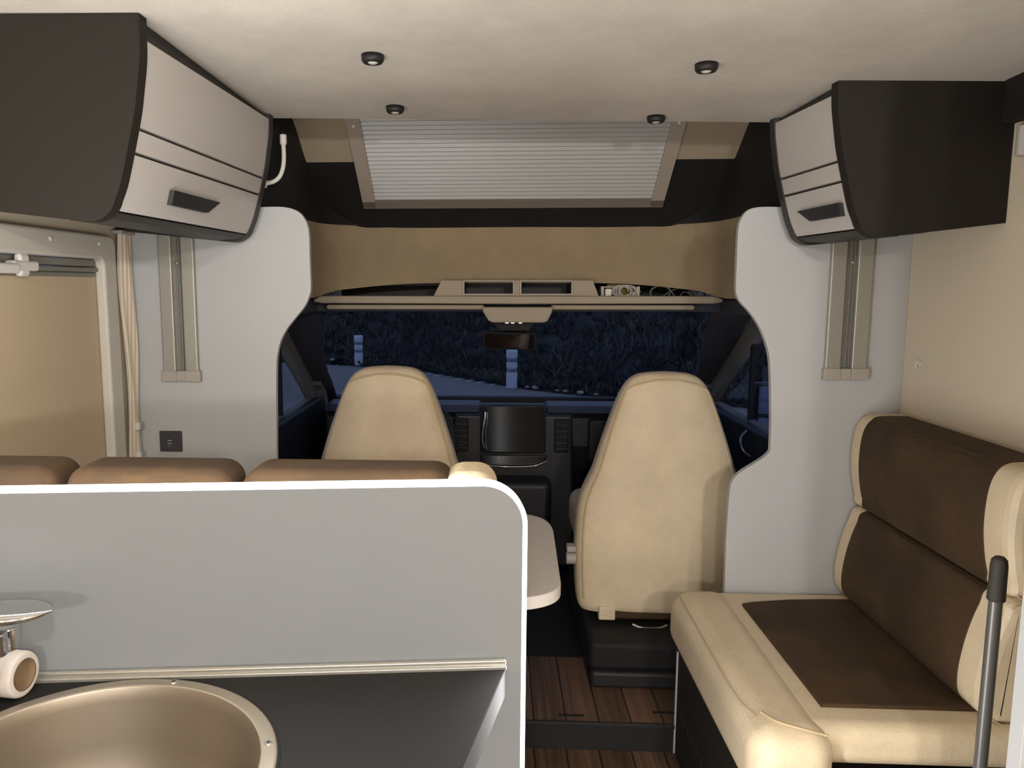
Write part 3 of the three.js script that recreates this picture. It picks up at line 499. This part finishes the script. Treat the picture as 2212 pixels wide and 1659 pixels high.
// ---------------------------------------------------------------- side bench on the right
{
  const t = thing('side_bench', 'cream and brown upholstered side bench against the right wall', 'bench', [0.8, 0, -1.76]), l = (g) => g.translate(-0.8, 0, 1.76);
  const base = mesh('base_panel', l(box(0.512, 1.10, 0.0, 0.30, -2.03, -1.42, 0.002)), M.dark, t);
  mesh('white_edge', l(box(0.5085, 0.5135, 0.0, 0.298, -2.037, -2.030)), M.white, base);
  const ven = mesh('vent_slot', l(box(0.510, 0.513, 0.135, 0.165, -1.99, -1.76, 0.001)), M.black, base);
  for (let i = 0; i < 6; i++) mesh('vent_bar', l(box(0.5085, 0.513, 0.137, 0.163, -1.98 + i * 0.04, -1.974 + i * 0.04)), M.charcoal, ven);
  // cushions, softened
  const soft = (x0, x1, y0, y1, z0, z1, r, amp) => {
    const g = new RoundedBoxGeometry(x1 - x0, y1 - y0, z1 - z0, 10, r); const p = g.attributes.position;
    for (let i = 0; i < p.count; i++) { const x = p.getX(i), y = p.getY(i), z = p.getZ(i); const n = Math.sin(x * 17 + z * 5) * Math.sin(z * 9 + 1.3) + 0.5 * Math.sin(z * 23 + y * 20); p.setXYZ(i, x + amp * n * 0.4, y + amp * n + 0.006 * Math.cos(x / (x1 - x0) * 3) * Math.cos(z / (z1 - z0) * 3), z + amp * 0.3 * n); }
    g.computeVertexNormals(); return l(uvm(g.translate((x0 + x1) / 2, (y0 + y1) / 2, (z0 + z1) / 2)));
  };
  const seat = mesh('seat_cushion', soft(0.60, 1.10, 0.362, 0.448, -2.118, -1.425, 0.035, 0.0012), M.cream, t);
  mesh('front_roll', soft(0.497, 0.66, 0.293, 0.455, -2.118, -1.378, 0.055, 0.0016), M.cream, t);
  mesh('seat_insert', l(slabY([[0.668, -2.0], [0.70, -2.012], [0.80, -2.032], [0.90, -2.04], [1.0, -2.042], [1.0, -1.50], [0.668, -1.50]], 0.446, 0.4575, 0.004)), M.brown, seat);
  // seams on the front roll near the corner
  mesh('seam', l(uvm(tube([[0.535, 0.4565, -1.465], [0.555, 0.4575, -1.43], [0.60, 0.4565, -1.405], [0.64, 0.450, -1.398]], 0.0026, 40))), M.creamSeam, t);
  mesh('seam', l(uvm(tube([[0.517, 0.446, -2.06], [0.514, 0.444, -1.8], [0.513, 0.445, -1.55], [0.525, 0.452, -1.46]], 0.0012, 40))), M.creamSeam, t);
  // backrest: cream body with two stacked brown pads
  const up = [[1.095, 0.957], [1.03, 0.957], [1.0, 0.951], [0.981, 0.928], [0.972, 0.89], [0.970, 0.83], [0.976, 0.775], [0.985, 0.735], [0.997, 0.706], [1.095, 0.704]];
  const lo = [[1.095, 0.703], [0.995, 0.70], [0.975, 0.665], [0.958, 0.61], [0.948, 0.555], [0.945, 0.51], [0.951, 0.475], [0.975, 0.452], [1.0, 0.45], [1.095, 0.45]];
  for (const Q of [up, lo]) {
    const P = smooth(Q, 46);
    const body = mesh('back_cushion', l(slabZ(P, -2.115, -1.448, 0.022)), M.cream, t);
    const c = P.map(([x, y]) => [x < 1.05 ? x - 0.0025 : x - 0.01, y + (y > 0.95 ? 0.002 : 0)]);
    mesh('brown_pad', l(slabZ(c, -2.05, -1.525, 0.003)), M.brown, body);
    const e = P.filter(([x]) => x < 1.05).map(([x, y]) => [x + 0.012, y, -1.4535]);
    mesh('piping', l(uvm(tube(e, 0.0022, 50, false, 6))), M.creamSeam, body);
  }
}
function slabY(pts, y0, y1, bevel = 0) { return uvm(extr(pts.map(([x, z]) => [x, -z]), y1 - y0, bevel, 3).rotateX(-Math.PI / 2).translate(0, y0, 0)); }

// ---------------------------------------------------------------- dinette behind the divider
{
  const t = thing('dining_table', 'pale grey dining table with rounded end beyond the lit divider', 'table', [-0.4, 0.08, -1.42]), l = (g) => g.translate(0.4, -0.08, 1.42);
  const s = new THREE.Shape(); s.moveTo(-0.95, 1.19); s.lineTo(0.03, 1.185); s.bezierCurveTo(0.075, 1.19, 0.115, 1.215, 0.116, 1.26); s.lineTo(0.124, 1.53); s.bezierCurveTo(0.124, 1.60, 0.11, 1.635, 0.06, 1.652); s.lineTo(-0.95, 1.66); s.closePath();
  mesh('table_top', l(uvm(extr(s, 0.022, 0.002, 2, 24).rotateX(-Math.PI / 2).translate(0, 0.778, 0))), std(0xb3aca6, 0.45), t);
  mesh('pedestal', l(merge(cyl(0.045, 0.045, 0.68, -0.42, 0.438, -1.42), cyl(0.16, 0.18, 0.02, -0.42, 0.09, -1.42))), M.alu, t);
}
{
  const t = thing('dinette_bench', 'dinette bench with brown and cream back cushions behind the divider', 'bench', [-0.45, 0, -1.2]), l = (g) => g.translate(0.45, 0, 1.2);
  mesh('base', l(box(-0.98, -0.01, 0.0, 0.34, -1.5, -1.0, 0.004)), M.dark, t);
  mesh('seat_cushion', l(box(-0.98, -0.01, 0.34, 0.46, -1.52, -1.10, 0.04, 4)), M.cream, t);
  for (const [a, b] of [[-0.80, -0.617], [-0.603, -0.366], [-0.352, -0.055]]) mesh('back_cushion', l(box(a, b, 0.46, 1.046, -1.12, -1.01, 0.03, 5)), M.brown, t);
  mesh('cushion_end', l(box(-0.07, 0.006, 0.46, 1.0455, -1.119, -1.0105, 0.03, 5)), M.cream, t);
  mesh('cushion_foot', l(box(-0.80, -0.0, 0.45, 1.005, -1.115, -0.995, 0.02, 4)), M.cream, t);
}

// ---------------------------------------------------------------- kitchen: divider with light strip, worktop, sink, tap, roll
const K = 1.18, KO = [0.0153, 0, -0.911], KA = Math.atan(0.111);
const kitchen = (name, label, cat, pos = [0, 0, 0]) => { const g = new THREE.Group(); g.name = numbered(name); const p = V(...pos).applyAxisAngle(V(0, 1, 0), KA); g.position.set(KO[0] + p.x, p.y, KO[2] + p.z); g.rotation.y = KA; scene.add(g); return tag(g, label, cat); };
const WT = 0.828;                                              // worktop height
{
  const t = kitchen('kitchen_divider', 'pale grey kitchen divider panel edged with a white light strip', 'divider panel');
  const xr = 0.0275, yt = 1.064, r = 0.056, xl = -0.985, th = 0.015, b = 0.006;
  const arc = (x1, y1, rad, n = 18) => Array.from({ length: n + 1 }, (_, i) => { const a = Math.PI / 2 * i / n; return [x1 - rad + rad * Math.sin(a), y1 - rad + rad * Math.cos(a)]; });
  const inner = [[xl, 0.002], [xl, yt - b], ...arc(xr - b, yt - b, r - b), [xr - b, 0.002]];
  mesh('panel', slabZ(inner, -th, 0, 0), M.splash, t);
  const strip = mesh('light_strip', slabZ([[xl, yt - b], [xl, yt], ...arc(xr, yt, r), [xr, 0.002], [xr - b, 0.002], ...arc(xr - b, yt - b, r - b).reverse()], -th, 0.0, 0.0008), M.led, t);
  // the light the strip gives: upwards, to the side and to the front of its diffuser
  const area = (w, h, pos, look, k = 1) => { const a = new THREE.RectAreaLight(LAMP.cool, LAMP.led * k, w, h); a.position.set(...pos); t.add(a); a.updateWorldMatrix(true, false); const wp = V(...pos).add(V(...look)); a.lookAt(t.localToWorld(wp)); a.name = 'light_strip_glow'; return a; };
  t.updateWorldMatrix(true, false);
  area(0.90, 0.014, [xl / 2 - 0.02, yt + 0.0015, -th / 2], [0, 1, 0]);
  area(0.90, 0.006, [xl / 2 - 0.02, yt - b / 2, 0.0015], [0, 0, 1], 0.5);
  area(0.90, 0.006, [xl / 2 - 0.02, yt - b / 2, -th - 0.0015], [0, 0, -1]);
  area(0.014, 0.98, [xr + 0.0015, 0.51, -th / 2], [1, 0, 0]);
  area(0.006, 0.98, [xr - b / 2, 0.51, 0.0015], [0, 0, 1], 0.5);
}
const sinkC = [-0.433, 0.197], sinkR = 0.183, sinkIn = 0.1655;
{
  const t = kitchen('worktop', 'dark grey kitchen worktop with slanted right end', 'worktop');
  const s = poly([[-0.985, -0.001], [0.002, -0.001], [0.0, -0.012], [-0.178, -0.52], [-0.985, -0.52]]);
  const h = new THREE.Path(); h.absarc(sinkC[0], -sinkC[1], sinkR - 0.012, 0, Math.PI * 2, true); s.holes.push(h);
  mesh('top_board', uvm(extr(s, 0.036, 0.0012, 2, 48).rotateX(-Math.PI / 2).translate(0, WT - 0.036, 0)), M.counter, t);
  mesh('edge_strip', merge(box(-0.985, 0.002, WT - 0.001, WT + 0.011, 0.0005, 0.008, 0.003), box(-0.985, 0.002, WT - 0.001, WT + 0.005, 0.006, 0.012, 0.002)), M.silver, t);
  const c = kitchen('kitchen_cabinet', 'white kitchen base cabinet under the worktop', 'cabinet');
  mesh('carcass', slabYk([[-0.985, 0.004], [-0.18, 0.004], [-0.25, 0.49], [-0.985, 0.49]], 0.08, WT - 0.215), M.white, c);
  mesh('plinth', slabYk([[-0.985, 0.03], [-0.2, 0.03], [-0.27, 0.45], [-0.985, 0.45]], 0.001, 0.08), M.charcoal, c);
  mesh('rail', merge(box(-0.985, -0.3, WT - 0.215, WT - 0.037, 0.46, 0.48), box(-0.985, -0.97, WT - 0.215, WT - 0.037, 0.004, 0.48)), M.white, c);
}
function slabYk(pts, y0, y1) { return uvm(extr(pts.map(([x, z]) => [x, -z]), y1 - y0, 0).rotateX(-Math.PI / 2).translate(0, y0, 0)); }
{
  const t = kitchen('sink', 'round brushed steel sink set into the dark worktop', 'sink', [sinkC[0], WT, sinkC[1]]);
  const lat = (pts) => uvm(new THREE.LatheGeometry(pts.map((p) => new THREE.Vector2(...p)), 96));
  mesh('basin', lat([[0.001, -0.16], [0.024, -0.16], [0.03, -0.155], [0.09, -0.152], [0.125, -0.142], [0.148, -0.115], [0.158, -0.06], [0.163, -0.012], [sinkIn, 0.0015], [sinkIn + 0.002, 0.0035]].map((p) => p).reverse()), M.steel, t);
  mesh('rim', lat([[sinkIn + 0.001, 0.0028], [sinkIn + 0.003, 0.0042], [sinkR - 0.003, 0.0042], [sinkR, 0.0025], [sinkR, 0.0005], [sinkR - 0.01, 0.0004]].reverse()), M.rim, t);
  mesh('seal', lat([[sinkR - 0.002, 0.0002], [sinkR - 0.002, 0.0022], [sinkR + 0.0025, 0.0018], [sinkR + 0.003, 0.0002]].reverse()), M.black, t);
  for (const [px, pz] of [[0.035 - 0.0, -0.170], [0.168, 0.045 - 0.085]]) {
    const a = Math.atan2(pz, px), r = 0.1745, sc = mesh('screw', uvm(new THREE.CylinderGeometry(0.0042, 0.0048, 0.0016, 20).translate(r * Math.cos(a), 0.0048, r * Math.sin(a))), M.silver, t);
    mesh('screw_slot', merge(box(-0.003, 0.003, 0.0053, 0.0059, -0.0005, 0.0005), box(-0.0005, 0.0005, 0.0053, 0.0059, -0.003, 0.003)).translate(r * Math.cos(a), 0, r * Math.sin(a)), M.charcoal, sc);
  }
  mesh('drain', cyl(0.028, 0.028, 0.004, 0, -0.158, 0), M.chrome, t);
}
{
  const t = kitchen('kitchen_tap', 'chrome kitchen tap with flat lever at the left picture edge', 'tap', [-0.602, WT + 0.0005, 0.085]);
  mesh('tap_body', uvm(new THREE.LatheGeometry([[0, 0.080], [0.034, 0.080], [0.033, 0.072], [0.026, 0.035], [0.021, 0.010], [0.0205, 0], [0, 0]].map((p) => new THREE.Vector2(...p)).reverse(), 40)), M.chrome, t);
  const teeth = []; for (let i = 0; i < 96; i++) { const a = i / 96 * Math.PI * 2, q = 0.0345 + 0.0016 * Math.cos(a * 12); teeth.push([q * Math.cos(a), q * Math.sin(a)]); }
  mesh('cartridge_collar', uvm(extr(teeth, 0.026, 0.002).rotateX(-Math.PI / 2).translate(0.022, 0.078, 0)), M.chrome, t);
  mesh('lever', loft(Array.from({ length: 15 }, (_, i) => { const f = i / 14, e = Math.sqrt(Math.max(0.02, 1 - Math.max(0, (f - 0.72) / 0.28) ** 2)), x = -0.05 + f * 0.150, hw = 0.027 * (0.75 + 0.25 * e) * (i === 14 ? 0.45 : 1), hh = 0.0085 * (1 - 0.35 * f) * e, ring = []; for (let j = 0; j < 28; j++) { const a = -j / 28 * Math.PI * 2, c = Math.cos(a), q = Math.sin(a); ring.push([x, 0.119 + 0.004 * f + hh * Math.sign(q) * Math.abs(q) ** 0.6, 0.004 + hw * e * Math.sign(c) * Math.abs(c) ** 0.6]); } return ring; })), M.chrome, t);
  mesh('lever_neck', cyl(0.016, 0.02, 0.02, 0.012, 0.108, 0), M.chrome, t);
  mesh('spout', uvm(tube([[-0.02, 0.055, 0], [-0.06, 0.085, 0.03], [-0.07, 0.095, 0.10], [-0.05, 0.080, 0.15]], 0.012, 30)), M.chrome, t);
}
{
  const t = kitchen('paper_roll', 'small white paper roll lying beside the chrome tap', 'paper roll', [-0.582, WT + 0.0266, 0.036]);
  const rot = (g) => uvm(g.rotateZ(-Math.PI / 2).rotateY(-0.22));
  mesh('paper', rot(new THREE.LatheGeometry([[0.0185, 0.022], [0.0235, 0.022], [0.0252, 0.0205], [0.0262, 0.018], [0.0262, -0.028], [0.0255, -0.03], [0.0185, -0.03]].map((p) => new THREE.Vector2(...p)).reverse(), 48)), M.paper, t);
  mesh('cardboard_core', rot(new THREE.LatheGeometry([[0.0175, 0.0215], [0.0187, 0.0215], [0.0187, -0.0295], [0.0175, -0.0295], [0.0175, 0.0215]].map((p) => new THREE.Vector2(...p)), 40)), M.cardboard, t);
}

// ---------------------------------------------------------------- right edge: broom, white door post, cassette, hook
{
  const t = thing('broom', 'grey broom pole with dark grip standing beside the side bench', 'broom', [0.825, 0, -1.25]);
  mesh('pole', cyl(0.0102, 0.0102, 0.77, 0, 0.425, 0), M.broomPole, t);
  mesh('grip', uvm(new THREE.LatheGeometry([[0, 0.862], [0.007, 0.861], [0.0115, 0.856], [0.0128, 0.845], [0.0132, 0.80], [0.0136, 0.789], [0.0125, 0.787], [0, 0.787]].map((p) => new THREE.Vector2(...p)).reverse(), 28)), M.rubber, t);
  mesh('broom_head', box(-0.11, 0.11, 0.03, 0.075, -0.025, 0.025, 0.012, 3), M.rubber, t);
  mesh('bristles', box(-0.105, 0.105, 0.0, 0.035, -0.02, 0.02, 0.004), M.charcoal, t);
}
{
  const d = new THREE.Group(); d.name = 'door_3'; scene.add(d); d.userData = { kind: 'structure', label: 'white post of the entrance partition at the right picture edge', category: 'door post' };
  mesh('post', box(0.797, 0.813, 0, ceilY(0.8, -1.15) - 0.001, -1.15, -1.12, 0.001), M.white, d);
  mesh('post_groove', box(0.813, 0.822, 0, ceilY(0.8, -1.15) - 0.002, -1.15, -1.125), M.black, d);
  mesh('post_panel', box(0.822, XR, 0, ceilY(1.1, -1.15) - 0.002, -1.15, -1.12), M.white, d);
}
{
  const t = thing('blind_cassette', 'white cassette on the right wall next to dark cabinet end', 'cassette', [1.107, 1.6, -1.45]);
  mesh('cassette_case', box(-0.018, 0, -0.031, 0.031, -0.265, 0.27, 0.004), M.whitePlastic, t);
  mesh('cassette_end', box(-0.020, 0, -0.033, 0.033, -0.272, -0.262, 0.003), M.plastic, t);
}
struct('trim_6', box(1.075, XR, 1.64, 1.75, -1.755, -1.16, 0.006), M.dark, 'dark cornice along the right wall below the ceiling', 'trim');
{
  const t = thing('wall_hook', 'tiny white hook on the right wall near the corner', 'hook', [XR, 1.097, -2.051]);
  mesh('hook_base', cyl(0.006, 0.006, 0.003, 0, 0, 0, 16).rotateZ(Math.PI / 2).translate(-0.0015, 0, 0), M.whitePlastic, t);
  mesh('hook_arm', uvm(tube([[-0.002, 0.008, 0], [-0.008, 0.004, 0], [-0.010, -0.006, 0], [-0.006, -0.011, 0]], 0.0022, 16)), M.whitePlastic, t);
}

// ---------------------------------------------------------------- two round lamps behind the viewer
for (const [x, z, label] of [[0.62, 1.0, 'warm round ceiling lamp over the kitchen aisle'], [-0.2, 2.3, 'warm round ceiling lamp at the rear of the cabin']]) {
  const y = ceilY(x, z), t = thing('ceiling_lamp', label, 'lamp', [x, y, z], 'round ceiling lamps');
  mesh('lamp_base', cyl(0.13, 0.13, 0.02, 0, -0.012, 0, 40), M.whitePlastic, t);
  mesh('lamp_dome', uvm(new THREE.SphereGeometry(0.12, 32, 14, 0, Math.PI * 2, Math.PI / 2, Math.PI / 2).scale(1, 0.55, 1).translate(0, -0.022, 0)), M.domeGlow, t);
  const p = new THREE.PointLight(LAMP.warm, LAMP.ceiling); p.position.set(0, -0.10, 0); p.castShadow = true; p.shadow.radius = 4; p.name = 'lamp_glow'; t.add(p);
}

// ---------------------------------------------------------------- outside: road, bank, posts
const GY = -0.6;
struct('road', box(-30, 30, GY - 0.1, GY, -40, -2.5), M.asphalt, 'grey blue road in front of the vehicle at dusk', 'road');
{
  const edge = [[-14, -20.5], [-8, -19.4], [-3.8, -18.1], [-1.78, -17.0], [-0.83, -15.8], [-0.01, -14.75], [0.93, -13.7], [2.1, -12.9], [5, -11.6], [9, -10.2], [16, -9]];
  const c = new THREE.CatmullRomCurve3(edge.map(([x, z]) => V(x, 0, z)), false, 'centripetal'), rows = [], nx = 120, nt = 50;
  const H = (x, z, t) => GY + 0.015 + 0.03 * Math.min(1, t) + 0.23 * Math.max(0, t - 0.8) + 0.12 * Math.sin(x * 1.7 + z) * Math.min(1, t * 0.4) + 0.07 * Math.sin(x * 4.3 - z * 3.1) * Math.min(1, t * 0.5);
  const at = (s, t) => { const p = c.getPointAt(s); return [p.x * (1 + t * 0.03), H(p.x, p.z - t, t), p.z - t]; };
  for (let j = 0; j <= nt; j++) { const t = 24 * (j / nt) ** 1.6, row = []; for (let i = 0; i <= nx; i++) row.push(at(i / nx, t)); rows.push(row); }
  const bank = struct('grass_bank', loft(rows, false, false), M.ground, 'dark overgrown grass bank beyond the road', 'bank');
  const blade = new THREE.BufferGeometry();
  { const pos = []; for (let k = 0; k < 5; k++) { const a = k * 1.26, dx = Math.cos(a), dz = Math.sin(a), b = 0.25 + 0.3 * (k % 3); pos.push(-0.03 * dz, 0, 0.03 * dx, 0.03 * dz, 0, -0.03 * dx, dx * 0.35 * b, 0.8 + 0.2 * (k % 2), dz * 0.35 * b); } blade.setAttribute('position', new THREE.Float32BufferAttribute(pos, 3)); blade.computeVertexNormals(); }
  const N = 9000, inst = new THREE.InstancedMesh(blade, M.bladeA, N), m = new THREE.Matrix4(), q = new THREE.Quaternion(), col = new THREE.Color();
  for (let i = 0; i < N; i++) {
    const s = 0.12 + rnd() * 0.76, t = 0.15 + 20 * rnd() ** 1.7, p = at(s, t), h = 0.10 + 0.34 * rnd() * Math.min(1, 0.3 + t * 0.3);
    q.setFromAxisAngle(V(0, 1, 0), rnd() * 6.28); m.compose(V(p[0], p[1] - 0.02, p[2]), q, V(0.7 + rnd(), h, 0.7 + rnd())); inst.setMatrixAt(i, m);
    const v = 0.35 + 1.5 * rnd() ** 3; inst.setColorAt(i, col.setRGB(v, v * (0.9 + 0.2 * rnd()), v * 0.95));
  }
  inst.name = 'grass'; inst.castShadow = inst.receiveShadow = true; tag(inst, 'dry tufts of dark grass covering the bank', 'grass', null, 'stuff'); scene.add(inst);
  // worn white edge line in short pieces
  for (let i = 0; i < 9; i++) { const f = i / 8, x = -1.85 + 1.85 * f, z = -16.95 + 2.3 * f, ln = mesh('edge_line_piece', box(-0.10 - 0.03 * (i % 2), 0.10, GY, GY + 0.012, -0.035, 0.035, 0.003).rotateY(0.89).translate(x, 0, z), M.line); tag(ln, `${['first', 'second', 'third', 'fourth', 'fifth', 'sixth', 'seventh', 'eighth', 'ninth'][i]} worn white dash of the road edge line, from the left`, 'road marking', 'worn edge line dashes'); }
  // pale leaves and stones along the verge
  const lf = [[-3.62, -17.5], [0.62, -14.0], [0.75, -13.9], [1.12, -13.55], [1.26, -13.45], [1.5, -13.3], [1.75, -13.1], [2.1, -13.2], [-3.9, -18.3], [-2.6, -18.4], [-1.0, -16.9], [0.45, -15.4]];
  lf.forEach(([x, z], i) => { const s = mesh('fallen_leaf', uvm(new THREE.SphereGeometry(0.035 + 0.02 * (i % 3), 10, 6).scale(1.3, 0.45, 0.8).rotateY(i).translate(x, GY + 0.05 + (i > 7 ? 0.06 : 0), z)), M.leaf); tag(s, ['pale leaf left of the far bollard base', 'pale leaf just right of the near bollard', 'pale leaf second to the right of near bollard', 'pale leaf third to the right of near bollard', 'pale leaf fourth to the right of near bollard', 'pale leaf fifth to the right of near bollard', 'pale leaf sixth to the right of near bollard', 'pale leaf rightmost on the verge', 'pale leaf on the bank behind the far bollard, left', 'pale leaf on the bank right of the far bollard', 'pale leaf on the bank above the edge line', 'pale leaf on the bank behind the near bollard'][i], 'leaf', 'fallen leaves on the verge'); });
}
for (const [x, z, label] of [[0.33, -14.1, 'white road bollard standing centre, below the interior mirror'], [-3.2, -18.0, 'white road bollard farther away on the left']]) {
  const t = thing('road_bollard', label, 'bollard', [x, GY, z], 'white bollards along the road');
  const L = (pts) => uvm(new THREE.LatheGeometry(pts.map((p) => new THREE.Vector2(...p)), 36));
  mesh('post_body', L([[0.001, 0], [0.108, 0], [0.108, 0.035], [0.100, 0.045], [0.102, 0.30], [0.09, 0.305], [0.09, 0.385], [0.101, 0.39], [0.101, 0.485], [0.09, 0.49], [0.09, 0.57], [0.104, 0.575], [0.106, 0.69], [0.098, 0.715], [0.001, 0.722]]), M.post, t);
  for (const y of [0.345, 0.53]) { const b = mesh('reflector_band', L([[0.0905, y - 0.034], [0.094, y - 0.03], [0.094, y + 0.03], [0.0905, y + 0.034]]), M.postBand, t); for (const a of [-0.5, -0.1, 0.25, 0.6]) mesh('band_mark', box(-0.006, 0.006, y - 0.026, y + 0.026, 0.092, 0.0965).rotateY(a), M.postMark, b); }
}

renderer.render(scene, camera);
